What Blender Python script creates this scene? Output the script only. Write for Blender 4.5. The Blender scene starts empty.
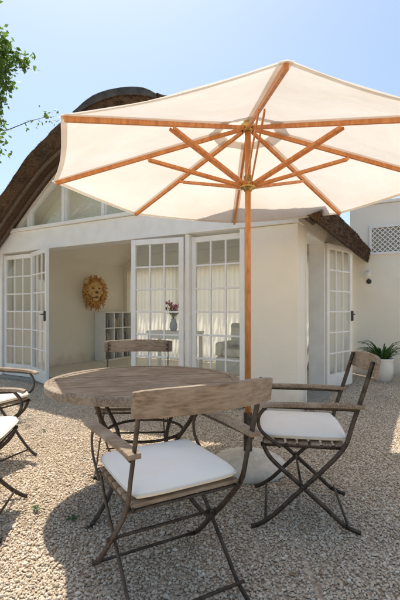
import bpy, bmesh, math, random
import numpy as np
from mathutils import Vector, Matrix
random.seed(7); rng=np.random.default_rng(7)
D=bpy.data; S=bpy.context.scene
COL=S.collection

# ---------------------------------------------------------------- materials
def newmat(name):
    m=D.materials.new(name); m.use_nodes=True
    nt=m.node_tree; 
    return m,nt,nt.nodes,nt.links,nt.nodes['Principled BSDF']
def mat(name,c1,c2=None,rough=.7,scale=8,stretch=(1,1,1),bump=0.0,bscale=None,metal=0,detail=6,lo=.35,hi=.65,spec=None,c3=None,s3=1.5,stain=None):
    m,nt,N,L,P=newmat(name)
    P.inputs['Roughness'].default_value=rough; P.inputs['Metallic'].default_value=metal
    if spec is not None: P.inputs['Specular IOR Level'].default_value=spec
    tc=N.new('ShaderNodeTexCoord'); mp=N.new('ShaderNodeMapping'); mp.inputs['Scale'].default_value=stretch
    L.new(tc.outputs['Object'],mp.inputs['Vector'])
    if c2 is None: c2=c1
    nz=N.new('ShaderNodeTexNoise'); nz.inputs['Scale'].default_value=scale; nz.inputs['Detail'].default_value=detail
    L.new(mp.outputs[0],nz.inputs['Vector'])
    cr=N.new('ShaderNodeValToRGB'); cr.color_ramp.elements[0].position=lo; cr.color_ramp.elements[1].position=hi
    cr.color_ramp.elements[0].color=(*c1,1); cr.color_ramp.elements[1].color=(*c2,1)
    L.new(nz.outputs['Fac'],cr.inputs['Fac'])
    out=cr.outputs['Color']
    if c3:
        n3=N.new('ShaderNodeTexNoise'); n3.inputs['Scale'].default_value=s3; n3.inputs['Detail'].default_value=5
        L.new(tc.outputs['Object'],n3.inputs['Vector'])
        r3=N.new('ShaderNodeMapRange'); r3.inputs[1].default_value=.45; r3.inputs[2].default_value=.75
        L.new(n3.outputs['Fac'],r3.inputs[0])
        mx=N.new('ShaderNodeMix'); mx.data_type='RGBA'
        L.new(r3.outputs[0],mx.inputs[0]); L.new(out,mx.inputs[6]); mx.inputs[7].default_value=(*c3,1)
        out=mx.outputs[2]
    if stain:   # rain-splash stain near the foot of the wall
        sp=N.new('ShaderNodeSeparateXYZ'); L.new(tc.outputs['Object'],sp.inputs[0])
        n4=N.new('ShaderNodeTexNoise'); n4.inputs['Scale'].default_value=5; n4.inputs['Detail'].default_value=8; L.new(tc.outputs['Object'],n4.inputs['Vector'])
        ma=N.new('ShaderNodeMath'); ma.operation='MULTIPLY_ADD'; ma.inputs[1].default_value=-.45; L.new(n4.outputs[0],ma.inputs[0]); L.new(sp.outputs[2],ma.inputs[2])
        r4=N.new('ShaderNodeMapRange'); r4.inputs[1].default_value=.06; r4.inputs[2].default_value=-.22; r4.inputs[3].default_value=0; r4.inputs[4].default_value=.75; L.new(ma.outputs[0],r4.inputs[0])
        m4=N.new('ShaderNodeMix'); m4.data_type='RGBA'; L.new(r4.outputs[0],m4.inputs[0]); L.new(out,m4.inputs[6]); m4.inputs[7].default_value=(*stain,1); out=m4.outputs[2]
    L.new(out,P.inputs['Base Color'])
    if bump>0:
        b=N.new('ShaderNodeBump'); b.inputs['Strength'].default_value=bump; b.inputs['Distance'].default_value=.01
        n2=N.new('ShaderNodeTexNoise'); n2.inputs['Scale'].default_value=bscale or scale*3; n2.inputs['Detail'].default_value=6
        L.new(mp.outputs[0],n2.inputs['Vector']); L.new(n2.outputs['Fac'],b.inputs['Height']); L.new(b.outputs[0],P.inputs['Normal'])
    return m

M={}
M['plaster']=mat('plaster_paint',(.90,.85,.74),(.87,.82,.70),.85,3,bump=.3,bscale=22,c3=(.83,.77,.65),s3=.9,stain=(.56,.48,.37))
M['white']=mat('white_paint',(.89,.88,.84),(.83,.81,.76),.45,6,bump=.08,bscale=30)
M['inner']=mat('interior_paint',(.90,.86,.74),(.88,.83,.71),.8,2)
M['floor']=mat('floor_tile',(.74,.67,.55),(.68,.60,.48),.4,3)
M['step']=mat('stone_step',(.38,.35,.30),(.28,.26,.22),.85,14,bump=.4)
M['thatch']=mat('thatch',(.03,.024,.018),(.11,.09,.07),.95,30,(1,.25,1),bump=1.0,bscale=60,c3=(.05,.045,.04),s3=3)
M['reed']=mat('thatch_reed_end',(.05,.028,.015),(.19,.11,.055),.9,90,(1,1,1),bump=1.0,bscale=160,c3=(.06,.038,.025),s3=3)
M['ridge']=mat('ridge_cap',(.045,.042,.04),(.09,.08,.07),.9,10,bump=.6)
M['wood']=mat('weathered_wood',(.17,.12,.08),(.33,.255,.18),.75,14,(6,1,6),bump=.35,bscale=25,c3=(.38,.31,.23),s3=6)
M['woodx']=mat('weathered_wood_slat',(.17,.115,.075),(.34,.25,.17),.7,14,(1,7,7),bump=.35,bscale=25,c3=(.40,.32,.24),s3=7)
M['teak']=mat('varnished_teak',(.52,.18,.045),(.70,.29,.085),.45,10,(4,4,1),bump=.1)
M['metal']=mat('brown_iron',(.045,.034,.027),(.105,.078,.056),.5,30,metal=.4,bump=.15)
M['brass']=mat('brass',(.65,.45,.16),(.5,.33,.10),.3,20,metal=1)
M['cushion']=mat('cushion_cotton',(.91,.88,.82),(.88,.85,.78),.9,5,bump=.35,bscale=9)
M['pipe']=mat('cushion_piping',(.72,.68,.6),None,.9)
M['concrete']=mat('concrete',(.72,.67,.58),(.58,.54,.46),.9,16,bump=.3)
M['lion']=mat('ochre_clay_mane',(.50,.22,.05),(.72,.40,.12),.65,14,bump=.4)
M['lionf']=mat('ochre_clay_face',(.74,.46,.17),(.80,.55,.25),.6,14,bump=.3)
M['pot']=mat('glazed_pot',(.82,.81,.76),(.72,.70,.64),.35,8)
M['soil']=mat('soil',(.05,.035,.02),(.1,.07,.05),.95,30)
M['bark']=mat('bark',(.09,.065,.045),(.18,.14,.1),.95,20,(3,3,1),bump=.8)
M['glassware']=mat('vase_ceramic',(.35,.45,.5),(.3,.4,.47),.2,5)
M['dark']=mat('dark_frame',(.03,.03,.03),(.05,.05,.05),.5)
M['sofa']=mat('linen_upholstery',(.80,.76,.66),(.74,.69,.58),.95,20,bump=.3)
def leafmat(name,c1,c2,tr=.35):
    m,nt,N,L,P=newmat(name); N.remove(P)
    g=N.new('ShaderNodeNewGeometry'); cr=N.new('ShaderNodeValToRGB')
    cr.color_ramp.elements[0].color=(*c1,1); cr.color_ramp.elements[1].color=(*c2,1)
    L.new(g.outputs['Random Per Island'],cr.inputs[0])
    d=N.new('ShaderNodeBsdfPrincipled'); d.inputs['Roughness'].default_value=.5; t=N.new('ShaderNodeBsdfTranslucent'); mx=N.new('ShaderNodeMixShader'); mx.inputs[0].default_value=tr
    L.new(cr.outputs[0],d.inputs['Base Color']); L.new(cr.outputs[0],t.inputs['Color'])
    L.new(d.outputs[0],mx.inputs[1]); L.new(t.outputs[0],mx.inputs[2]); L.new(mx.outputs[0],N['Material Output'].inputs[0])
    return m
M['leaf']=leafmat('tree_leaf',(.07,.14,.02),(.20,.32,.06),.5)
M['plant']=leafmat('plant_leaf',(.03,.09,.02),(.09,.19,.05),.25)
M['dry']=leafmat('dry_leaf',(.22,.12,.05),(.40,.27,.12),.2)
M['pink']=leafmat('pink_petal',(.65,.12,.25),(.85,.35,.48),.4)
M['books']=leafmat('book_covers',(.60,.52,.40),(.18,.18,.2),0)
M['added_sheer']=leafmat('added_glow_cloth',(.94,.92,.84),(.94,.92,.84),.66)  # translucent cloth for the added curtains, glows when sunlit from behind
M['cream_backing']=mat('added_cream_backing',(.86,.82,.68),(.80,.77,.64),.9,1.2)  # colour of the added backing behind the gable panes
def pebmat():
    m,nt,N,L,P=newmat('pebbles'); g=N.new('ShaderNodeNewGeometry'); cr=N.new('ShaderNodeValToRGB')
    e=cr.color_ramp.elements; e[0].color=(.34,.24,.155,1); e[1].color=(.88,.79,.66,1)
    a=e.new(.15); a.color=(.54,.42,.29,1); b=e.new(.55); b.color=(.72,.59,.44,1); c=e.new(.85); c.color=(.66,.56,.43,1)
    L.new(g.outputs['Random Per Island'],cr.inputs[0])
    n=N.new('ShaderNodeTexNoise'); n.inputs['Scale'].default_value=1.3; n.inputs['Detail'].default_value=5; L.new(g.outputs['Position'],n.inputs['Vector'])
    r=N.new('ShaderNodeMapRange'); r.inputs[1].default_value=.3; r.inputs[2].default_value=.7; r.inputs[3].default_value=.86; r.inputs[4].default_value=1.08; L.new(n.outputs[0],r.inputs[0])
    mx=N.new('ShaderNodeVectorMath'); mx.operation='SCALE'; L.new(cr.outputs[0],mx.inputs[0]); L.new(r.outputs[0],mx.inputs['Scale'])
    L.new(mx.outputs[0],P.inputs['Base Color']); P.inputs['Roughness'].default_value=.8
    return m
M['pebble']=pebmat()
def groundmat():
    m,nt,N,L,P=newmat('gravel_bed'); tc=N.new('ShaderNodeTexCoord')
    v=N.new('ShaderNodeTexVoronoi'); v.inputs['Scale'].default_value=60; L.new(tc.outputs['Object'],v.inputs['Vector'])
    cr=N.new('ShaderNodeValToRGB'); e=cr.color_ramp.elements; e[0].color=(.36,.27,.18,1); e[1].color=(.72,.60,.46,1)
    sp=N.new('ShaderNodeSeparateColor'); L.new(v.outputs['Color'],sp.inputs[0]); L.new(sp.outputs[0],cr.inputs[0])
    L.new(cr.outputs[0],P.inputs['Base Color']); P.inputs['Roughness'].default_value=.95
    b=N.new('ShaderNodeBump'); b.invert=True; b.inputs['Strength'].default_value=1; b.inputs['Distance'].default_value=.008
    L.new(v.outputs['Distance'],b.inputs['Height']); L.new(b.outputs[0],P.inputs['Normal'])
    return m
M['ground']=groundmat()
def glassmat():
    m,nt,N,L,P=newmat('window_glass'); N.remove(P)
    t=N.new('ShaderNodeBsdfTransparent'); t.inputs[0].default_value=(.96,.98,.97,1); g=N.new('ShaderNodeBsdfGlossy'); g.inputs['Roughness'].default_value=.02
    f=N.new('ShaderNodeLayerWeight'); f.inputs[0].default_value=.5
    pw=N.new('ShaderNodeMath'); pw.operation='POWER'; pw.inputs[1].default_value=4; L.new(f.outputs['Facing'],pw.inputs[0])
    ad=N.new('ShaderNodeMath'); ad.operation='MULTIPLY_ADD'; ad.inputs[1].default_value=.8; ad.inputs[2].default_value=.08; L.new(pw.outputs[0],ad.inputs[0])
    mx=N.new('ShaderNodeMixShader'); L.new(ad.outputs[0],mx.inputs[0]); L.new(t.outputs[0],mx.inputs[1]); L.new(g.outputs[0],mx.inputs[2])
    L.new(mx.outputs[0],N['Material Output'].inputs[0]); return m
M['glass']=glassmat()
def canvasmat(nm='canopy_canvas',tr=.44,c1=(.83,.75,.65),c2=(.91,.85,.77)):
    m,nt,N,L,P=newmat(nm); N.remove(P); tc=N.new('ShaderNodeTexCoord')
    nz=N.new('ShaderNodeTexNoise'); nz.inputs['Scale'].default_value=2.2; nz.inputs['Detail'].default_value=9; L.new(tc.outputs['Object'],nz.inputs['Vector'])
    cr=N.new('ShaderNodeValToRGB'); cr.color_ramp.elements[0].position=.3;cr.color_ramp.elements[1].position=.68
    cr.color_ramp.elements[0].color=(*c1,1); cr.color_ramp.elements[1].color=(*c2,1); L.new(nz.outputs[0],cr.inputs[0])
    d=N.new('ShaderNodeBsdfDiffuse'); t=N.new('ShaderNodeBsdfTranslucent'); mx=N.new('ShaderNodeMixShader'); mx.inputs[0].default_value=tr
    b=N.new('ShaderNodeBump'); b.inputs['Strength'].default_value=.5; b.inputs['Distance'].default_value=.03; n2=N.new('ShaderNodeTexNoise'); n2.inputs['Scale'].default_value=5; n2.inputs['Detail'].default_value=5; n2.inputs['Distortion'].default_value=.6
    L.new(tc.outputs['Object'],n2.inputs['Vector']); L.new(n2.outputs[0],b.inputs['Height'])
    for s in (d,t): L.new(cr.outputs[0],s.inputs['Color']); L.new(b.outputs[0],s.inputs['Normal'])
    L.new(d.outputs[0],mx.inputs[1]); L.new(t.outputs[0],mx.inputs[2]); L.new(mx.outputs[0],N['Material Output'].inputs[0]); return m
M['canvas']=canvasmat()

# ---------------------------------------------------------------- mesh builder
class MB:
    def __init__(s): s.v=[]; s.f=[]
    def add(s,vs,fs):
        o=len(s.v); s.v+= [tuple(v) for v in vs]; s.f+=[tuple(i+o for i in f) for f in fs]
    def box(s,x0,x1,y0,y1,z0,z1,mtx=None):
        vs=[Vector((x,y,z)) for z in (z0,z1) for y in (y0,y1) for x in (x0,x1)]
        if mtx: vs=[mtx@v for v in vs]
        s.add(vs,[(0,2,3,1),(4,5,7,6),(0,1,5,4),(2,6,7,3),(0,4,6,2),(1,3,7,5)])
    def sweep(s,pts,w,h=None,up=(0,0,1),n=8,radii=None,flat=False):
        pts=[Vector(p) for p in pts]; rings=[]; up=Vector(up)
        for i,p in enumerate(pts):
            a=pts[max(i-1,0)]; b=pts[min(i+1,len(pts)-1)]; t=(b-a).normalized()
            side=t.cross(up)
            if side.length<1e-3: side=t.cross(Vector((1,0,.01)))
            side.normalize(); nn=side.cross(t).normalized()
            if flat: rings.append([p+side*w/2*q[0]+nn*h/2*q[1] for q in ((-1,-1),(1,-1),(1,1),(-1,1))])
            else:
                r=radii[i] if radii else w
                rings.append([p+side*r*math.cos(2*math.pi*k/n)+nn*r*math.sin(2*math.pi*k/n) for k in range(n)])
        m=len(rings[0]); vs=[v for r in rings for v in r]; fs=[]
        for i in range(len(rings)-1):
            for k in range(m): fs.append((i*m+k,i*m+(k+1)%m,(i+1)*m+(k+1)%m,(i+1)*m+k))
        fs.append(tuple(range(m))[::-1]); fs.append(tuple((len(rings)-1)*m+k for k in range(m)))
        s.add(vs,fs)
    def lathe(s,prof,c=(0,0,0),n=32):
        vs=[];fs=[]; m=len(prof)
        for k in range(n):
            a=2*math.pi*k/n
            for r,z in prof: vs.append((c[0]+r*math.cos(a),c[1]+r*math.sin(a),c[2]+z))
        for k in range(n):
            for j in range(m-1):
                fs.append((k*m+j,((k+1)%n)*m+j,((k+1)%n)*m+j+1,k*m+j+1))
        s.add(vs,fs)
    def ball(s,c,r,seg=12,ring=8,mtx=None,jit=0):
        vs=[];fs=[]
        r=Vector(r) if not isinstance(r,(int,float)) else Vector((r,r,r))
        for i in range(ring+1):
            th=math.pi*i/ring
            for k in range(seg):
                ph=2*math.pi*k/seg; q=1+random.uniform(-jit,jit)
                v=Vector((r.x*math.sin(th)*math.cos(ph)*q,r.y*math.sin(th)*math.sin(ph)*q,r.z*math.cos(th)*q))
                if mtx: v=mtx@v
                vs.append(v+Vector(c))
        for i in range(ring):
            for k in range(seg): fs.append((i*seg+k,(i+1)*seg+k,(i+1)*seg+(k+1)%seg,i*seg+(k+1)%seg))
        s.add(vs,fs)
    def mesh(s,name,m,smooth=False,bevel=0):
        me=D.meshes.new(name); me.from_pydata(s.v,[],s.f); me.validate(); 
        bm=bmesh.new(); bm.from_mesh(me); bmesh.ops.remove_doubles(bm,verts=bm.verts,dist=1e-6) if smooth else None
        bmesh.ops.recalc_face_normals(bm,faces=bm.faces); bm.to_mesh(me); bm.free()
        me.materials.append(m)
        if smooth: me.polygons.foreach_set('use_smooth',[True]*len(me.polygons))
        return me
def link(name,me,parent=None,bevel=0,loc=None,mw=None):
    o=D.objects.new(name,me); COL.objects.link(o)
    if parent: o.parent=parent
    if loc: o.location=loc
    if mw is not None: o.matrix_world=mw
    if bevel:
        b=o.modifiers.new('bev','BEVEL'); b.width=bevel; b.segments=2; b.limit_method='ANGLE'
        b.harden_normals=False
    return o
def empty(name,loc=(0,0,0),rz=0):
    e=D.objects.new(name,None); COL.objects.link(e); e.location=loc; e.rotation_euler=(0,0,rz); e.empty_display_size=.2
    return e
def smoothpts(pts,k=6):
    P=[Vector(p) for p in pts]; out=[]
    for i in range(len(P)-1):
        p0=P[max(i-1,0)];p1=P[i];p2=P[i+1];p3=P[min(i+2,len(P)-1)]
        for j in range(k):
            t=j/k; out.append(.5*((2*p1)+(-p0+p2)*t+(2*p0-5*p1+4*p2-p3)*t*t+(-p0+3*p1-3*p2+p3)*t**3))
    out.append(P[-1]); return out

# ---------------------------------------------------------------- world & sun
sx,sy=-.125,.335
az=math.atan2(sx,sy); el=math.atan2(1,math.hypot(sx,sy))
W=D.worlds.new('World'); S.world=W; W.use_nodes=True; wn=W.node_tree.nodes; wl=W.node_tree.links
sk=wn.new('ShaderNodeTexSky'); sk.sky_type='NISHITA'; sk.sun_disc=False; sk.sun_elevation=el; sk.sun_rotation=az
sk.air_density=1.25; sk.dust_density=2.0; sk.ozone_density=1.6; sk.altitude=0
gm=wn.new('ShaderNodeMix'); gm.data_type='RGBA'; gm.blend_type='MULTIPLY'; gm.inputs[0].default_value=1; gm.inputs[7].default_value=(1.28,1.28,1.22,1)
wl.new(sk.outputs[0],gm.inputs[6]); wl.new(gm.outputs[2],wn['Background'].inputs[0]); wn['Background'].inputs[1].default_value=.15
sl=D.lights.new('sun','SUN'); sl.energy=5.0; sl.angle=math.radians(.5); sl.color=(1,.94,.84)
so=D.objects.new('sun',sl); COL.objects.link(so); so.rotation_euler=Vector((sx,sy,1)).to_track_quat('Z','Y').to_euler(); so.location=(-3,8,20)

# ---------------------------------------------------------------- camera
cd=D.cameras.new('camera'); cam=D.objects.new('camera',cd); COL.objects.link(cam); S.camera=cam
cam.location=(0,0,1.18); cam.rotation_euler=(math.pi/2,0,0); cd.lens=24.3; cd.sensor_width=36; cd.shift_y=10/600; cd.clip_end=2000; cd.clip_start=.05

# ---------------------------------------------------------------- ground
g=MB(); g.add([(-300,-300,0),(300,-300,0),(300,300,0),(-300,300,0)],[(0,1,2,3)])
ground=link('gravel_ground',g.mesh('gravel_ground',M['ground']))
def icosa():
    t=(1+5**.5)/2; v=np.array([(-1,t,0),(1,t,0),(-1,-t,0),(1,-t,0),(0,-1,t),(0,1,t),(0,-1,-t),(0,1,-t),(t,0,-1),(t,0,1),(-t,0,-1),(-t,0,1)],float); v/=np.linalg.norm(v[0])
    f=np.array([(0,11,5),(0,5,1),(0,1,7),(0,7,10),(0,10,11),(1,5,9),(5,11,4),(11,10,2),(10,7,6),(7,1,8),(3,9,4),(3,4,2),(3,2,6),(3,6,8),(3,8,9),(4,9,5),(2,4,11),(6,2,10),(8,6,7),(9,8,1)])
    return v,f
def pebble_tile(n=11000):
    iv,jf=icosa(); V=np.zeros((n,12,3)); 
    c=rng.random((n,2))-.5; r=np.clip(rng.lognormal(math.log(.0050),.30,n),.003,.013)
    sc=np.stack([r*rng.uniform(.9,1.5,n),r*rng.uniform(.7,1.1,n),r*rng.uniform(.5,.85,n)],1)
    a=rng.random(n)*6.283; p=iv[None]*(1+rng.uniform(-.18,.18,(n,12,1)))*sc[:,None,:]
    ti=rng.uniform(-.5,.5,n)
    y=p[...,1]*np.cos(ti)[:,None]-p[...,2]*np.sin(ti)[:,None]; z=p[...,1]*np.sin(ti)[:,None]+p[...,2]*np.cos(ti)[:,None]; x=p[...,0]
    X=x*np.cos(a)[:,None]-y*np.sin(a)[:,None]; Y=x*np.sin(a)[:,None]+y*np.cos(a)[:,None]
    V[...,0]=X+c[:,:1]; V[...,1]=Y+c[:,1:]; V[...,2]=z+(sc[:,2]*.6+rng.random(n)*.006)[:,None]
    F=(jf[None]+12*np.arange(n)[:,None,None]).reshape(-1,3)
    me=D.meshes.new('pebble_tile'); me.vertices.add(n*12); me.vertices.foreach_set('co',V.ravel())
    me.loops.add(F.size); me.loops.foreach_set('vertex_index',F.ravel().astype(np.int32)); me.polygons.add(len(F))
    me.polygons.foreach_set('loop_start',np.arange(0,F.size,3,dtype=np.int32)); me.polygons.foreach_set('loop_total',np.full(len(F),3,dtype=np.int32))
    me.update(); me.validate(); me.polygons.foreach_set('use_smooth',[True]*len(F)); me.materials.append(M['pebble']); return me
tiles=[pebble_tile(),pebble_tile(),pebble_tile()]
for ix in range(-5,6):
    for iy in range(0,8):
        o=link('pebbles',random.choice(tiles),ground,loc=(ix+random.uniform(-.02,.02),iy+.5,0)); o.rotation_euler=(0,0,random.randrange(4)*math.pi/2)
f=MB()
for i in range(60):
    x=random.uniform(-2.5,2.8); y=random.uniform(1.3,5.0); z=.017; a=random.random()*6.28; l=random.uniform(.018,.04); c,s=math.cos(a),math.sin(a)
    P_=[(-l/2,0,0),(-l*.1,l*.28,.006),(l/2,0,.004),(-l*.1,-l*.28,.007)]
    f.add([(x+c*px-s*py,y+s*px+c*py,z+pz) for px,py,pz in P_],[(0,1,2),(0,2,3)])
link('fallen_leaves',f.mesh('fallen_leaves',M['dry']))

# ---------------------------------------------------------------- house
HR=math.atan2(-.488,.873)
house=empty('thatched_house',(1.09,4.5,0),HR)
HM=Matrix.Translation((1.09,4.5,0))@Matrix.Rotation(HR,4,'Z')
DH=2.12; FT=2.50; BACK=3.45; LW=-5.40
prof=[(-5.85,2.02),(-5.5,2.28),(-5.1,2.58),(-4.67,2.94),(-4.2,3.32),(-3.83,3.58),(-3.3,3.83),(-2.75,3.99),(-2.25,4.01),(-1.8,3.90),(-1.35,3.68),(-.85,3.32),(-.4,2.94),(.02,2.56),(.36,2.28)]
def profz(x,off=0):
    for (a,za),(b,zb) in zip(prof,prof[1:]):
        if a<=x<=b: return za+(zb-za)*(x-a)/(b-a)-off
    return prof[0][1]-off
TH=.24
w=MB()
w.box(-.64,0,0,.22,0,DH+.03)
w.box(LW,-5.22,0,.22,0,DH+.03)
w.box(-.22,0,.222,.30,0,FT)
w.box(-.22,0,1.32,BACK,0,FT)
w.box(-.22,0,.302,1.318,DH+.03,FT)
w.box(LW,LW+.2,.222,BACK,0,FT)
def wall_with_holes(mb,x0,x1,y0,y1,z0,z1,holes):
    xs=x0
    for (a,b,c,d) in sorted(holes):
        mb.box(xs,a,y0,y1,z0,z1); mb.box(a,b,y0,y1,z0,c) if c>z0 else None; mb.box(a,b,y0,y1,d,z1); xs=b
    mb.box(xs,x1,y0,y1,z0,z1)
HOLES=[(-5.0,-3.6,.1,2.1),(-3.4,-1.7,.1,2.1),(-1.5,-.4,.5,2.1)]
wall_with_holes(w,LW+.2,-.22,BACK-.2,BACK-.001,0,FT,HOLES)
link('walls',w.mesh('walls',M['plaster']),house,bevel=.008)
def gable(mb,y0,y1,z0,off):
    xs=np.linspace(LW,0,30); 
    vs=[];fs=[]
    for x in xs:
        zt=max(profz(x,off),z0+.02)
        vs+=[(x,y0,z0),(x,y0,zt),(x,y1,z0),(x,y1,zt)]
    for i in range(len(xs)-1):
        a=4*i;b=4*i+4; fs+=[(a,b,b+1,a+1),(a+2,a+3,b+3,b+2),(a+1,b+1,b+3,a+3),(a,a+2,b+2,b)]
    mb.add(vs,fs)
gb=MB(); gable(gb,BACK-.2,BACK-.002,FT+.002,.12); link('rear_gable',gb.mesh('rear_gable',M['plaster']),house)
f=MB(); f.box(LW-.02,.02,-.05,.20,DH+.032,FT-.02); f.box(LW-.05,.05,-.09,.16,FT-.018,FT+.035)
f.box(-1.46,-1.40,-.02,.18,.06,DH+.03); f.box(-5.22,-5.17,-.02,.18,.06,DH+.03); f.box(-.70,-.64,-.02,.18,.06,DH+.03)
link('fascia_beam',f.mesh('fascia',M['white']),house,bevel=.006)
fr=MB()
for x in (-4.5,-3.69,-2.87,-2.05,-1.23,-.6):
    fr.box(x-.028,x+.028,-.01,.09,FT+.036,profz(x,TH-.02))
    fr.box(x+.028,x+.045,.02,.08,FT+.036,profz(x,TH-.02))
pts=[(x,.045,profz(x,TH+.02)) for x in np.linspace(-5.0,-.35,24)]
fr.sweep(pts,.10,.10,up=(0,1,0),flat=True)
link('gable_frame',fr.mesh('gframe',M['white']),house,bevel=.004)
for nm,yy,mm in (('gable_glass',.05,'glass'),('added_gable_backing',.34,'cream_backing')):  # cream backing added behind the glass: skylit, hides the dark room
    gg=MB(); xs=np.linspace(-5.05,-.3,24); vs=[];fs=[]
    for x in xs: vs+=[(x,yy,FT+.0),(x,yy,max(FT+.01,profz(x,TH-.0)))]
    for i in range(len(xs)-1): fs.append((2*i,2*i+2,2*i+3,2*i+1))
    gg.add(vs,fs); link(nm,gg.mesh(nm,M[mm]),house)
# thatch roof
y0,y1=-.42,BACK+.02
NX=90; NY=70
xs=np.interp(np.linspace(0,1,NX),np.linspace(0,1,len(prof)),[p[0] for p in prof])
PZ=lambda x: profz(float(x))
zs=np.array([PZ(x) for x in xs]); 
for _ in range(6): zs[1:-1]=(zs[:-2]+2*zs[1:-1]+zs[2:])/4
ys=np.linspace(y0,y1,NY); vs=[];fs=[]
for j,y in enumerate(ys):
    for i,x in enumerate(xs):
        d=.018*math.sin(x*7+y*3)+random.uniform(-.012,.012)
        vs.append((x,y,zs[i]+d))
for j in range(NY-1):
    for i in range(NX-1): a=j*NX+i; fs.append((a,a+1,a+NX+1,a+NX))
t=MB(); t.add(vs,fs); link('thatch_top',t.mesh('thatch_top',M['thatch'],True),house)
t=MB(); vs=[];fs=[]
for j,y in enumerate((y0,y1)):
    for i,x in enumerate(xs): vs.append((x*.985-.04,y+(0.06 if j==0 else 0),zs[i]-TH+.0))
for i in range(NX-1): fs.append((i,NX+i,NX+i+1,i+1))
t.add(vs,fs); link('ceiling_lining',t.mesh('lining',M['inner'],True),house)
t=MB(); vs=[];fs=[]
K=6
for i,x in enumerate(xs):
    for k in range(K+1):
        q=k/K; vs.append((x+(x*.985-.04-x)*q,y0+.06*q+random.uniform(-.012,.012),zs[i]-TH*q))
for i in range(NX-1):
    for k in range(K): a=i*(K+1)+k; fs.append((a,a+1,a+K+2,a+K+1))
for side in (0,NX-1):
    o=len(vs)
    for j in range(40):
        y=y0+(y1-y0)*j/39
        for k in range(K+1):
            q=k/K; x=xs[side]; vs.append((x+(x*.985-.04-x)*q+random.uniform(-.012,.012),y,zs[side]-TH*q))
    for j in range(39):
        for k in range(K): a=o+j*(K+1)+k; fs.append((a,a+1,a+K+2,a+K+1))
t.add(vs,fs); link('thatch_edge',t.mesh('thatch_edge',M['reed'],True),house)
t=MB(); vs=[];fs=[]
for i,x in enumerate(xs): vs+=[(x*.985-.04,y0+.055,zs[i]-TH-.006),(x*.985-.04,-.02,zs[i]-TH-.006)]
for i in range(NX-1): fs.append((2*i,2*i+2,2*i+3,2*i+1))
o=len(vs); idx=[i for i in range(NX) if xs[i]>.0]
for i in idx: vs+=[(xs[i]*.985-.04+.0,-.02,zs[i]-TH-.006),(xs[i]*.985-.04,y1,zs[i]-TH-.006)]
for n in range(len(idx)-1): a=o+2*n; fs.append((a,a+2,a+3,a+1))
t.add(vs,fs); link('reed_soffit',t.mesh('soffit',M['reed']),house)
t=MB()
def straw(p,d,l,wd=.0035):
    d=Vector(d).normalized(); s=d.cross(Vector((random.uniform(-1,1),random.uniform(-1,1),random.uniform(-1,1)))).normalized()*wd
    p=Vector(p); t.add([p-s,p+s,p+d*l],[(0,1,2)])
for _ in range(12000):
    i=random.randrange(NX-1); q=random.random(); x=xs[i]+(xs[i+1]-xs[i])*q; z=zs[i]+(zs[i+1]-zs[i])*q
    k=random.random()**.7; sl_=(zs[i+1]-zs[i])/(xs[i+1]-xs[i]+1e-6); sg=-1 if sl_>0 else 1
    straw((x,y0+.06*k+.01,z-TH*k+.01),(sg*.25+random.uniform(-.2,.2),-1,-.35+random.uniform(-.2,.2)+(.3 if k<.1 else 0)),random.uniform(.02,.045))
for _ in range(6000):
    s_=random.choice((0,NX-1)); k=random.random(); x=xs[s_]; y=random.uniform(y0,y1)
    straw((x+(x*.985-.04-x)*k,y,zs[s_]-TH*k),((1 if s_ else -1),random.uniform(-.3,.3),-.8+random.uniform(-.3,.3)),random.uniform(.015,.04))
link('straw_fringe',t.mesh('straw',M['reed']),house)
t=MB(); vs=[];fs=[]; rx=np.linspace(-3.0,-1.6,16); ry=np.linspace(y0-.04,y1,24)
for y in ry:
    for i,x in enumerate(rx):
        e=abs(i-7.5)/7.5; vs.append((x,y,float(np.interp(x,xs,zs))+.055*(1-e**4)-.02+random.uniform(-.010,.010)))
for j in range(23):
    for i in range(15): a=j*16+i; fs.append((a,a+1,a+17,a+16))
o=len(vs)
for i,x in enumerate(rx): vs.append((x,ry[0]+.02,float(np.interp(x,xs,zs))-.06))
for i in range(15): fs.append((i,o+i,o+i+1,i+1))
t.add(vs,fs); link('ridge_cap',t.mesh('ridge',M['ridge'],True),house)
t=MB(); 
for yy in (-.30,-.12): t.sweep([(xs[i]*.985-.04,yy,zs[i]-TH-.03) for i in range(0,NX,3)],.028,n=8)
link('verge_poles',t.mesh('poles',M['bark'],True),house)

def leaf_meshes(wd,h,cols=3,rows=6,br=.20):
    m=MB(); st=.065
    m.box(0,st,-.022,.022,0,h); m.box(wd-st,wd,-.022,.022,0,h)
    m.box(st,wd-st,-.021,.021,0,br); m.box(st,wd-st,-.021,.021,h-.07,h)
    for c in range(1,cols):
        x=st+(wd-2*st)*c/cols; m.box(x-.011,x+.011,-.012,.012,br,h-.07)
    for r in range(1,rows):
        z=br+(h-.07-br)*r/rows; m.box(st,wd-st,-.015,.015,z-.011,z+.011)
    gl=MB(); gl.add([(st,0,br),(wd-st,0,br),(wd-st,0,h-.07),(st,0,h-.07)],[(0,1,2,3)])
    hd=MB(); hd.box(wd-.045,wd-.02,-.05,-.02,.95,1.1); hd.sweep([(wd-.032,-.05,1.05),(wd-.032,-.075,1.05),(wd-.12,-.075,1.05)],.008)
    return m.mesh('door_leaf',M['white']),gl.mesh('door_glass',M['glass']),hd.mesh('door_handle',M['dark'])
LM=leaf_meshes(.755,DH-.07)
def leaf(x,y,rot,name='french_door',handle=True):
    e=D.objects.new(name,None); COL.objects.link(e); e.parent=house; e.location=(x,y,.065); e.rotation_euler=(0,0,rot)
    link('leaf',LM[0],e,bevel=.003); link('panes',LM[1],e)
    if handle: link('handle',LM[2],e)
leaf(-1.398,.06,0,handle=False)
leaf(-1.47,-.03,math.radians(180+9),handle=False)
leaf(-5.16,.04,0,handle=False)
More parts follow.
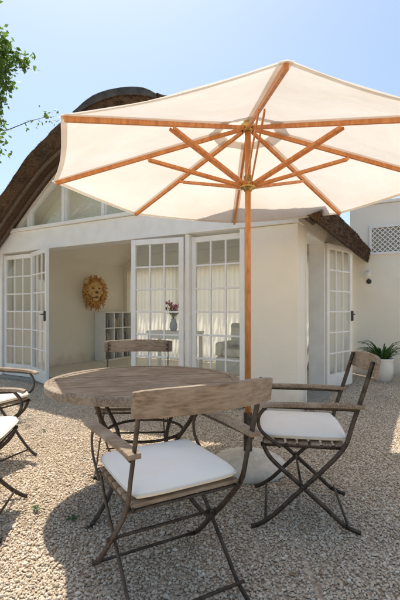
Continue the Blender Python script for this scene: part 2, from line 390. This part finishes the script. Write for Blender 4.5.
leaf(-4.38,-.02,math.radians(-22),handle=True)
leaf(.02,1.34,math.radians(90-17))
f=MB(); f.box(-.2,.01,.302,.345,.06,DH+.028); f.box(-.2,.01,1.275,1.316,.06,DH+.028); f.box(-.2,.01,.347,1.273,DH-.02,DH+.028)
link('side_door_frame',f.mesh('sdf',M['white']),house,bevel=.004)
f=MB(); f.box(LW+.2,-.22,.222,BACK-.2,0,.06); link('floor',f.mesh('floor',M['floor']),house)
f=MB(); f.box(-5.2,-.66,-.10,.22,0,.058); f.box(-.22,.10,.31,1.31,0,.057); link('threshold',f.mesh('thr',M['step']),house,bevel=.01)
f=MB(); cu=MB()
for (a,b,c,d) in HOLES:
    n=max(2,round((b-a)/.35)); r=5
    f.box(a,a+.05,BACK-.14,BACK-.08,c,d); f.box(b-.05,b,BACK-.14,BACK-.08,c,d); f.box(a+.05,b-.05,BACK-.139,BACK-.081,c,c+.06); f.box(a+.05,b-.05,BACK-.139,BACK-.081,d-.06,d)
    for i in range(1,n): x=a+(b-a)*i/n; f.box(x-.012,x+.012,BACK-.122,BACK-.098,c+.06,d-.06)
    for i in range(1,r): z=c+(d-c)*i/r; f.box(a+.05,b-.05,BACK-.125,BACK-.095,z-.012,z+.012)
    m_=90; vs=[];fs=[]
    for i in range(m_+1):
        x=a-.08+(b-a+.16)*i/m_; y=BACK-.27+.022*math.sin(i*1.1)+.008*math.sin(i*.37)
        vs+=[(x,y,.09),(x,y+.004,d+.1)]
    for i in range(m_): fs.append((2*i,2*i+2,2*i+3,2*i+1))
    cu.add(vs,fs)
    f.sweep([(a-.09,BACK-.27,d+.11),(b+.09,BACK-.27,d+.11)],.012,n=8)
link('rear_windows',f.mesh('rw',M['white']),house)
link('added_glow_curtains',cu.mesh('added_glow_curtain',M['added_sheer'],True),house)  # curtains added so the rear windows glow and brighten the room

# wing building
wing=empty('garden_wing',(1.09,4.5,0),HR)
f=MB(); f.box(-.0,5.0,BACK+.05,BACK+4,0,3.1)
link('walls',f.mesh('wing_walls',M['plaster']),wing,bevel=.012)
f=MB(); f.box(-.03,5.03,BACK+.02,BACK+4.03,3.102,3.16); link('coping',f.mesh('coping',M['white']),wing,bevel=.01)
f=MB(); X0,X1,Z0,Z1=.38,1.3,2.22,2.66; Y=BACK+.05
f.box(X0-.04,X0,Y-.04,Y-.002,Z0-.04,Z1+.04); f.box(X1,X1+.04,Y-.04,Y-.002,Z0-.04,Z1+.04); f.box(X0,X1,Y-.039,Y-.002,Z0-.04,Z0); f.box(X0,X1,Y-.039,Y-.002,Z1,Z1+.04)
hh=Z1-Z0
for k in range(-5,14):
    for sgn in (1,-1):
        a=X0+k*.085; b=a+hh
        p=[(a,Z0),(b,Z1)] if sgn>0 else [(b,Z0),(a,Z1)]
        (xa,za),(xb,zb)=p
        def cl(xq,za=za,zb=zb,xa=xa,xb=xb): return za+(zb-za)*(xq-xa)/(xb-xa)
        lo_=max(min(xa,xb),X0); hi_=min(max(xa,xb),X1)
        if hi_-lo_<.02: continue
        yy=Y-.012 if sgn>0 else Y-.022
        f.sweep([(lo_,yy,cl(lo_)),(hi_,yy,cl(hi_))],.016,.008,up=(0,1,0),flat=True)
link('lattice_vent',f.mesh('lattice',M['white']),wing)
f=MB(); f.box(X0,X1,Y-.004,Y-.001,Z0,Z1); link('vent_back',f.mesh('ventback',M['step']),wing)

# ---------------------------------------------------------------- wall lamp
f=MB(); f.lathe([(0,0),(.045,0),(.045,.01),(.02,.02)],n=20); 
me=f.mesh('lamp_plate',M['dark'],True); lamp=empty('wall_lamp'); lamp.matrix_world=HM@Matrix.Translation((.33,BACK+.05,1.70))
pl=link('plate',me,lamp); pl.rotation_euler=(math.pi/2,0,0)
f=MB(); f.sweep(smoothpts([(0,-.01,0),(0,-.08,.01),(0,-.12,.05)]),.009); link('arm',f.mesh('lamp_arm',M['dark'],True),lamp)
f=MB(); f.lathe([(0,.0),(.03,.01),(.055,.05),(.06,.09),(.045,.13),(0,.15)],c=(0,-.12,.05),n=20); link('globe',f.mesh('lamp_globe',M['pot'],True),lamp)

# ---------------------------------------------------------------- umbrella
UX,UY=.355,3.0; UR=-.8
um=empty('patio_umbrella',(UX,UY,0))
R=1.45; ZC=2.14; ZH=2.56
def zr(r): return ZH+(ZC-ZH)*r/R
f=MB(); f.sweep([(0,0,.08),(0,0,1.2),(0,0,2.70)],.0225,n=16); link('pole',f.mesh('pole',M['teak'],True),um)
f=MB()
for k in range(8):
    a=math.radians(45*k+UR); c,s=math.cos(a),math.sin(a)
    f.sweep([(c*.05,s*.05,zr(.05)-.03),(c*(R-.02),s*(R-.02),zr(R-.02)-.022)],.02,.028,flat=True)
    for off in (-.013,.013):
        ox,oy=-s*off*1.3,c*off*1.3
        f.sweep([(c*.055+ox,s*.055+oy,2.10),(c*.74+ox,s*.74+oy,zr(.74)-.05)],.010,.022,flat=True)
link('ribs',f.mesh('ribs',M['teak']),um,bevel=.003)
f=MB(); f.lathe([(.023,2.06),(.03,2.06),(.03,2.075),(.055,2.08),(.06,2.09),(.06,2.112),(.055,2.12),(.032,2.125),(.032,2.17),(.023,2.17)],n=24)
f.lathe([(.023,2.50),(.034,2.50),(.034,2.515),(.055,2.52),(.055,2.55),(.034,2.555),(.034,2.70),(0,2.72)],n=24)
link('brass_hubs',f.mesh('hubs',M['brass'],True),um)
def canopy(mb,r0,r1,zf,sag,nr=14,na=14,wr=0):
    for k in range(8):
        a0=math.radians(45*k+UR);a1=math.radians(45*(k+1)+UR); vs=[];fs=[]; ph=random.random()*6
        for i in range(nr+1):
            r=r0+(r1-r0)*i/nr
            for j in range(na+1):
                q=j/na; A=Vector((math.cos(a0)*r,math.sin(a0)*r,zf(r))); B=Vector((math.cos(a1)*r,math.sin(a1)*r,zf(r)))
                p=A.lerp(B,q); bow=math.sin(math.pi*q)
                p.z-=sag*bow*(r/r1)*(.5+.5*math.sin(math.pi*min(1,r/r1))); sc=1-.018*bow*(r/r1)**3; p.x*=sc;p.y*=sc
                p.z+=wr*bow*(math.sin(9*q+5*r+ph)+.6*math.sin(17*q-7*r+2*ph))
                vs.append(p)
        for i in range(nr):
            for j in range(na): b=i*(na+1)+j; fs.append((b,b+na+1,b+na+2,b+1))
        mb.add(vs,fs)
f=MB(); canopy(f,.20,R,zr,.032,nr=26,wr=.0022); me=f.mesh('canopy',M['canvas'],True); cp=link('canopy',me,um)
f=MB(); canopy(f,.02,.30,lambda r:2.73+(zr(.30)+.045-2.73)*r/.30,.006,nr=6); link('vent_cap',f.mesh('cap',M['canvas'],True),um)
f=MB(); canopy(f,R-.035,R+.001,lambda r:zr(r)-.006,.034,nr=2); link('hem',f.mesh('hem',M['canvas'],True),um)
f=MB()
for k in range(8):
    a=math.radians(45*k+UR); c,s=math.cos(a),math.sin(a)
    vs=[];
    for r in (.21,R): vs+=[(c*r-s*.03,s*r+c*.03,zr(r)-.006),(c*r+s*.03,s*r-c*.03,zr(r)-.006)]
    f.add(vs,[(0,1,3,2)])
link('seams',f.mesh('seams',M['canvas']),um)
f=MB(); f.lathe([(0,.0),(.27,.0),(.285,.02),(.28,.055),(.24,.085),(.12,.12),(.05,.13),(.04,.14),(0,.14)],n=48); link('base',f.mesh('ubase',M['concrete'],True),um)
f=MB(); f.lathe([(.024,.13),(.032,.13),(.032,.42),(.024,.42)],n=20); f.sweep([(.03,0,.36),(.075,0,.36)],.008); link('base_tube',f.mesh('utube',M['metal'],True),um)

# ---------------------------------------------------------------- table
TX,TY=-.35,2.57; TR=.60
tb=empty('garden_table',(TX,TY,0),math.radians(12))
f=MB(); n=13; gap=.004; wd=2*(TR-.045)/n
for i in range(n):
    ya=-(TR-.045)+i*wd+gap/2; yb=ya+wd-gap; rr=TR-.047
    segs=6; L_=[]; 
    for q in range(segs+1):
        y=ya+(yb-ya)*q/segs; L_.append((math.sqrt(max(rr*rr-y*y,0.0)),y))
    poly=[(x,y) for x,y in L_]+[(-x,y) for x,y in reversed(L_)]
    zt=.742+random.uniform(-.001,.001); m=len(poly)
    f.add([(x,y,zt) for x,y in poly]+[(x,y,.718) for x,y in poly],[tuple(range(m)),tuple(range(2*m-1,m-1,-1))]+[(k,k+m,(k+1)%m+m,(k+1)%m) for k in range(m)])
link('top_planks',f.mesh('planks',M['woodx']),tb)
f=MB(); f.lathe([(TR-.047,.705),(TR-.003,.705),(TR,.709),(TR,.741),(TR-.004,.7455),(TR-.047,.7455),(TR-.047,.705)],n=96); link('rim',f.mesh('rim',M['wood'],False),tb)
f=MB()
for k in range(4):
    a=math.radians(45+90*k); c,s=math.cos(a),math.sin(a)
    P_=smoothpts([(c*.42,s*.42,.70),(c*.36,s*.36,.55),(c*.24,s*.24,.38),(c*.23,s*.23,.25),(c*.33,s*.33,.10),(c*.44,s*.44,.012)])
    f.sweep(P_,.013,n=8)
    f.sweep([(c*.42,s*.42,.0),(c*.47,s*.47,.0),(c*.47,s*.47,.012)],.016,n=8)
    a2=a+math.pi/2
    f.sweep(smoothpts([(c*.26,s*.26,.205),((c+math.cos(a2))*.10,(s+math.sin(a2))*.10,.24),(math.cos(a2)*.26,math.sin(a2)*.26,.205)]),.009,n=8)
for rr_,z in ((.24,.42),(.44,.698)):
    f.sweep([(rr_*math.cos(2*math.pi*i/40),rr_*math.sin(2*math.pi*i/40),z) for i in range(41)],.009,n=8)
f.box(-.5,.5,-.02,.02,.70,.717); f.box(-.02,.02,-.5,-.021,.70,.716); f.box(-.02,.02,.021,.5,.70,.716)
link('iron_legs',f.mesh('tlegs',M['metal'],True),tb)

# ---------------------------------------------------------------- chairs
def chair_meshes():
    fm=MB(); w_=.25
    for s in (-1,1):
        x=s*w_
        fm.sweep(smoothpts([(x,-.345,.905),(x,-.30,.75),(x,-.245,.58),(x,-.205,.46),(x,-.10,.335),(x,.05,.185),(x,.16,.075),(x,.235,.022),(x,.275,.008)]),.022,.008,up=(1,0,0),flat=True)
        x2=s*(w_-.022)
        fm.sweep(smoothpts([(x2,.215,.455),(x2,.17,.37),(x2,.02,.24),(x2,-.13,.11),(x2,-.21,.04),(x2,-.29,.008)]),.022,.008,up=(1,0,0),flat=True)
        x3=s*(w_+.012)
        fm.sweep(smoothpts([(x3,.19,.662),(x3,.235,.60),(x3,.225,.53),(x3,.16,.475),(x3,.12,.445)]),.018,.007,up=(1,0,0),flat=True)
        fm.sweep([(x3,-.275,.655),(x3,-.20,.658),(x3,.19,.658)],.018,.006,up=(1,0,0),flat=True)
        fm.sweep([(s*(w_-.03),.01,.24),(s*(w_+.012),.01,.24)],.009,n=8)
        fm.sweep([(x2,-.21,.447),(x2,.225,.447)],.020,.008,up=(1,0,0),flat=True)
        for zz in (.84,.875): fm.ball((s*(w_-.01),-.328-(.0 if zz<.85 else .012),zz),.009,8,6)
    for (y,z) in ((.20,.045),(-.225,.045),(.012,.24),(-.2,.44),(.21,.44)):
        fm.sweep([(-w_+.0,y,z),(w_-.0,y,z)],.007,n=8)
    frame=fm.mesh('chair_frame',M['metal'],True)
    bk=MB(); nx=16; vs=[];fs=[]
    for i in range(nx+1):
        q=-1+2*i/nx; x=q*.285; bow=-.045*(1-q*q)
        hh=.050-.006*abs(q)**6; e=.012 if abs(q)<.99 else .009
        yc=-.335+bow
        for (dy,dz) in ((e,-hh),(-e,-hh),(-e-.014,hh),(e-.014,hh)): vs.append((x,yc+dy+(-.012),.862+dz+.004*(1-q*q)))
    for i in range(nx):
        for k in range(4): a=i*4; fs.append((a+k,a+(k+1)%4,a+4+(k+1)%4,a+4+k))
    fs+= [(0,1,2,3),(nx*4,nx*4+3,nx*4+2,nx*4+1)]
    bk.add(vs,fs)
    for s in (-1,1):
        x=s*(.262); P_=smoothpts([(x-s*.008,-.30,.672),(x,-.15,.676),(x+s*.012,.05,.674),(x+s*.014,.20,.668),(x+s*.008,.255,.655)])
        bk.sweep(P_,.048,.02,flat=True)
    for i in range(7):
        y=-.185+i*.062; bk.box(-.235,.235,y-.024,y+.024,.452,.466)
    wood=bk.mesh('chair_wood',M['woodx'])
    cu=MB(); n=28; vs=[];fs=[]
    for half in (0,1):
        for j in range(n+1):
            for i in range(n+1):
                u=-1+2*i/n; v=-1+2*j/n
                x=u*math.sqrt(1-.12*v*v*abs(v)**2); y=v*math.sqrt(1-.12*u*u*abs(u)**2)
                ed=max(abs(u),abs(v)); h=.030*(1-ed**5)**.5 if ed<1 else 0
                h+=.004*math.sin(u*5+v*3)*(1-ed)
                for (bx,by) in ((0,0),(.5,.5),(-.5,.5),(.5,-.5),(-.5,-.5)):
                    h-=.009*math.exp(-((u-bx)**2+(v-by)**2)/.012)*(1 if half else .2)
                z=.498+(h+.004 if half else -h*.9-.004)
                vs.append((x*.235,.01+y*.235,z))
    for half in (0,1):
        o=half*(n+1)**2
        for j in range(n):
            for i in range(n): a=o+j*(n+1)+i; fs.append((a,a+1,a+n+2,a+n+1))
    m=(n+1)**2; bd=[i for i in range(n)]+[n+(n+1)*j for j in range(n)]+[m-1-i for i in range(n)]+[(n+1)*(n-j) for j in range(n)]
    for a,b in zip(bd,bd[1:]+bd[:1]): fs.append((a,b,b+m,a+m))
    cu.add(vs,fs); cush=cu.mesh('cushion',M['cushion'],True)
    pp=MB(); pp.sweep([Vector(vs[a])+Vector((0,0,.004)) for a in bd]+[Vector(vs[0])+Vector((0,0,.004))],.0045,n=6); pipe=pp.mesh('piping',M['pipe'],True)
    return frame,wood,cush,pipe
CM=chair_meshes()
def chair(x,y,face):
    a=math.atan2(face[1],face[0])-math.pi/2
    e=empty('garden_chair',(x,y,0.010),a)
    link('frame',CM[0],e); link('wood_slats',CM[1],e,bevel=.004); link('cushion',CM[2],e); link('cushion_piping',CM[3],e)
chair(-.145,1.755,(-.49,.87))
chair(.59,2.38,(-.985,.17))
chair(-1.31,2.24,(.97,.16))
chair(-.50,3.08,(.06,-1))
chair(-1.66,3.12,(.93,-.36))

# ---------------------------------------------------------------- potted plant
pp=empty('potted_plant',(3.02,6.70,0))
f=MB(); f.lathe([(0,.0),(.11,.0),(.13,.02),(.165,.16),(.17,.27),(.155,.33),(.175,.36),(.18,.385),(.165,.385),(.15,.34),(0,.34)],n=36); link('pot',f.mesh('pot',M['pot'],True),pp)
f=MB(); f.lathe([(0,.352),(.152,.35)],n=24); link('soil',f.mesh('soil',M['soil']),pp)
f=MB()
for i in range(80):
    a=random.random()*6.28; l=random.uniform(.25,.55); up=random.uniform(.7,1.5); c,s=math.cos(a),math.sin(a); r0=random.uniform(0,.08)
    vs=[]
    for k in range(6):
        q=k/5; rr_=r0+l*q*.7; z=.35+l*up*(q-.6*q*q); wd=.018*(1-q)**.6+.001
        vs+=[(c*rr_-s*wd,s*rr_+c*wd,z),(c*rr_,s*rr_,z-.006),(c*rr_+s*wd,s*rr_-c*wd,z)]
    f.add(vs,[(3*k,3*k+1,3*k+4,3*k+3) for k in range(5)]+[(3*k+1,3*k+2,3*k+5,3*k+4) for k in range(5)])
link('leaves',f.mesh('pleaves',M['plant']),pp)

for (x,y) in ((-.95,2.36),(-.71,2.25),(-1.5,3.9)):
    f=MB()
    for i in range(16):
        a=random.random()*6.28; l=random.uniform(.015,.045); c,s=math.cos(a),math.sin(a); wd=.006
        f.add([(0,0,.008),(c*l*.6-s*wd,s*l*.6+c*wd,.02+l*.3),(c*l,s*l,.015+l*.3),(c*l*.6+s*wd,s*l*.6-c*wd,.02+l*.3)],[(0,1,2,3)])
    link('weed',f.mesh('weed',M['plant']),loc=(x,y,0))

# ---------------------------------------------------------------- tree (left)
tr=empty('leafy_tree',(-4.9,5.6,0))
f=MB(); lf=MB(); random.seed(21)
f.sweep(smoothpts([(0,0,0),(.1,.05,1.2),(.05,.1,2.4),(.25,.1,3.4),(.4,.1,4.6)]),.1,n=10,radii=list(np.linspace(.17,.05,25)))
def leafc(p,n,sp):
    for _ in range(n):
        q=p+Vector((random.gauss(0,sp),random.gauss(0,sp),random.gauss(0,sp*.8)))
        d=Vector((random.uniform(-1,1),random.uniform(-1,1),random.uniform(-1,.4))).normalized(); s=d.cross(Vector((random.uniform(-1,1),random.uniform(-1,1),1))).normalized()
        l=random.uniform(.06,.10); wd=l*.30
        lf.add([q,q+d*l*.5+s*wd,q+d*l,q+d*l*.5-s*wd],[(0,1,2,3)])
for b in range(26):
    z=random.uniform(2.9,4.6); a=random.random()*6.28; L0=random.uniform(1.0,1.9)
    st=Vector((.25,.1,z)); en=st+Vector((math.cos(a)*L0,math.sin(a)*L0,random.uniform(.1,1.0)))
    mid=st.lerp(en,.5)+Vector((0,0,random.uniform(-.05,.2)))
    P_=smoothpts([st,mid,en]); f.sweep(P_,.02,n=6,radii=list(np.linspace(.035,.006,len(P_))))
    for k in range(9):
        q=P_[random.randrange(4,len(P_))]; e2=q+Vector((random.gauss(0,.28),random.gauss(0,.28),random.gauss(.02,.22)))
        f.sweep([q,q.lerp(e2,.5)+Vector((0,0,.03)),e2],.006,n=5,radii=[.008,.006,.003]); leafc(e2,34,.09); leafc(q.lerp(e2,.5),12,.07)
for en,ln in (((2.10,.3,4.85),70),((2.05,.1,4.5),70),((2.15,-.1,5.05),60),((1.95,.2,4.15),60),((1.9,.1,4.7),70),((1.8,.0,3.85),44)):
    en=Vector(en); st=Vector((.3,.1,3.2)); P_=smoothpts([st,st.lerp(en,.5)+Vector((0,0,.2)),en]); f.sweep(P_,.02,n=6,radii=list(np.linspace(.04,.006,len(P_))))
    for k in range(16):
        q=P_[random.randrange(6,len(P_))]; e2=q+Vector((random.gauss(0,.13),random.gauss(0,.25),random.gauss(0,.13)))
        f.sweep([q,e2],.005,n=5,radii=[.007,.003]); leafc(e2,ln,.07)
link('trunk_and_limbs',f.mesh('trunk',M['bark'],True),tr); link('foliage',lf.mesh('foliage',M['leaf']),tr)

# ---------------------------------------------------------------- interior objects
bs=empty('bookshelf'); bs.matrix_world=HM@Matrix.Translation((LW+.2,2.72,.06))
f=MB(); Wd=.9; Hh=1.08; dp=.3
f.box(0,.012,-Wd/2,Wd/2,0,Hh)
for i in range(4): y=-Wd/2+i*Wd/3; f.box(.012,dp,y-.011,y+.011,0,Hh)
for j in range(4):
    z=j*(Hh-.022)/3
    for i in range(3): f.box(.012,dp-.002,-Wd/2+i*Wd/3+.011,-Wd/2+(i+1)*Wd/3-.011,z,z+.022)
link('carcass',f.mesh('shelf',M['white']),bs)
f=MB()
for j in range(3):
    for i in range(3):
        y=-Wd/2+i*Wd/3+.02; z=j*(Hh-.022)/3+.024
        while y<-Wd/2+(i+1)*Wd/3-.06:
            t_=random.uniform(.015,.035)
            if random.random()<.5: f.box(.05,random.uniform(.2,.26),y,y+t_-.001,z,z+random.uniform(.15,.26))
            y+=t_
link('books',f.mesh('books',M['books']),bs)
ln=empty('lion_head_sculpture'); ln.matrix_world=HM@Matrix.Translation((LW+.2,2.22,1.58))@Matrix.Rotation(math.radians(-38),4,'Z')@Matrix.Translation((.13,0,0))@Matrix.Scale(1.12,4)
f=MB(); random.seed(3)
f.ball((.13,0,.03),(.15,.135,.17),20,14)
f.ball((.27,0,-.055),(.09,.07,.06),14,10)
f.ball((.24,0,.04),(.08,.032,.10),10,8); f.ball((.22,0,-.15),(.07,.055,.045),10,8)
for s in (-1,1):
    f.ball((.24,s*.065,.10),(.04,.05,.018),10,8); f.ball((.09,s*.14,.19),(.03,.05,.055),10,8); f.ball((.30,s*.040,-.075),(.055,.042,.042),10,8); f.ball((.20,s*.09,-.02),(.06,.045,.05),10,8)
link('face',f.mesh('lionface',M['lionf'],True),ln)
f=MB(); f.ball((.355,0,-.03),(.022,.034,.022),10,8)
for s in (-1,1): f.ball((.268,s*.062,.055),(.016,.024,.014),10,8)
f.ball((.30,0,-.115),(.035,.05,.010),10,6)
link('features',f.mesh('lionfeat',M['bark'],True),ln)
f=MB()
for i in range(110):
    a=6.283*i/110+random.uniform(-.05,.05); lay=i%3; y=math.cos(a)*(.13+.012*lay); z=math.sin(a)*(.175+.012*lay)+.0; x=.15-.05*lay
    k1=1.35+.12*lay+random.uniform(-.05,.08); sw=random.choice((-1,1))*.02
    f.sweep(smoothpts([(x,y,z),(x+.02,y*1.15-math.sin(a)*sw,z*1.15+math.cos(a)*sw),(x-.01,y*k1+math.sin(a)*sw,z*k1-math.cos(a)*sw-.02),(x-.05,y*k1*1.08,z*k1*1.08-.035)],4),.02,n=7,radii=list(np.linspace(.024,.006,13)))
link('mane',f.mesh('lionmane',M['lion'],True),ln)
ct=empty('console_table'); ct.matrix_world=HM@Matrix.Translation((-2.75,1.75,.06))
f=MB(); f.box(-.5,.5,-.2,.2,.70,.74)
for sx_ in (-.45,.45):
    for sy_ in (-.16,.16): f.box(sx_-.025,sx_+.025,sy_-.025,sy_+.025,0,.70)
f.box(-.42,.42,-.17,-.15,.6,.70)
link('table_frame',f.mesh('console',M['white']),ct,bevel=.004)
ac=empty('upholstered_armchair'); ac.matrix_world=HM@Matrix.Translation((-1.25,1.5,.06))
f=MB(); f.box(-.38,.38,-.35,.35,.12,.40); f.box(-.26,.26,-.36,.22,.403,.52); f.box(-.38,.38,.22,.38,.403,.90); f.box(-.38,-.265,-.36,.215,.403,.62); f.box(.265,.38,-.36,.215,.403,.62)
link('upholstery',f.mesh('armchair',M['sofa']),ac,bevel=.04)
f=MB()
for a_ in (-.33,.33):
    for b_ in (-.3,.3): f.lathe([(.015,0),(.025,.12)],c=(a_,b_,0),n=12)
link('feet',f.mesh('feet',M['bark']),ac)
vz=empty('flower_vase'); vz.matrix_world=HM@Matrix.Translation((-2.78,1.75,.80))
f=MB(); f.lathe([(0,0),(.05,0),(.075,.06),(.07,.13),(.04,.19),(.05,.22),(.044,.22),(.035,.19),(0,.1)],n=24); link('vase',f.mesh('vase',M['glassware'],True),vz)
f=MB(); g2=MB()
for i in range(30):
    a=random.random()*6.28; r=random.uniform(.03,.22); e=Vector((math.cos(a)*r,math.sin(a)*r,.22+random.uniform(.12,.34)))
    g2.sweep([(0,0,.15),(e.x*.4,e.y*.4,.3),tuple(e)],.003,n=4)
    for k in range(12):
        d=Vector((random.gauss(0,1),random.gauss(0,1),random.gauss(.3,1))).normalized()*.036; s=d.cross(Vector((0,.3,1))).normalized()*.018
        f.add([e,e+d*.6+s,e+d,e+d*.6-s],[(0,1,2,3)])
    for k in range(3):
        d=Vector((random.gauss(0,1),random.gauss(0,1),random.gauss(0,.6))).normalized()*.07; s=d.cross(Vector((0,.3,1))).normalized()*.014; q=Vector((e.x*.6,e.y*.6,.32))
        g2.add([q,q+d*.5+s,q+d,q+d*.5-s],[(0,1,2,3)])
link('blooms',f.mesh('blooms',M['pink']),vz); link('stems',g2.mesh('stems',M['plant']),vz)

S.view_settings.view_transform='Standard'; S.view_settings.look='None'; S.view_settings.exposure=0
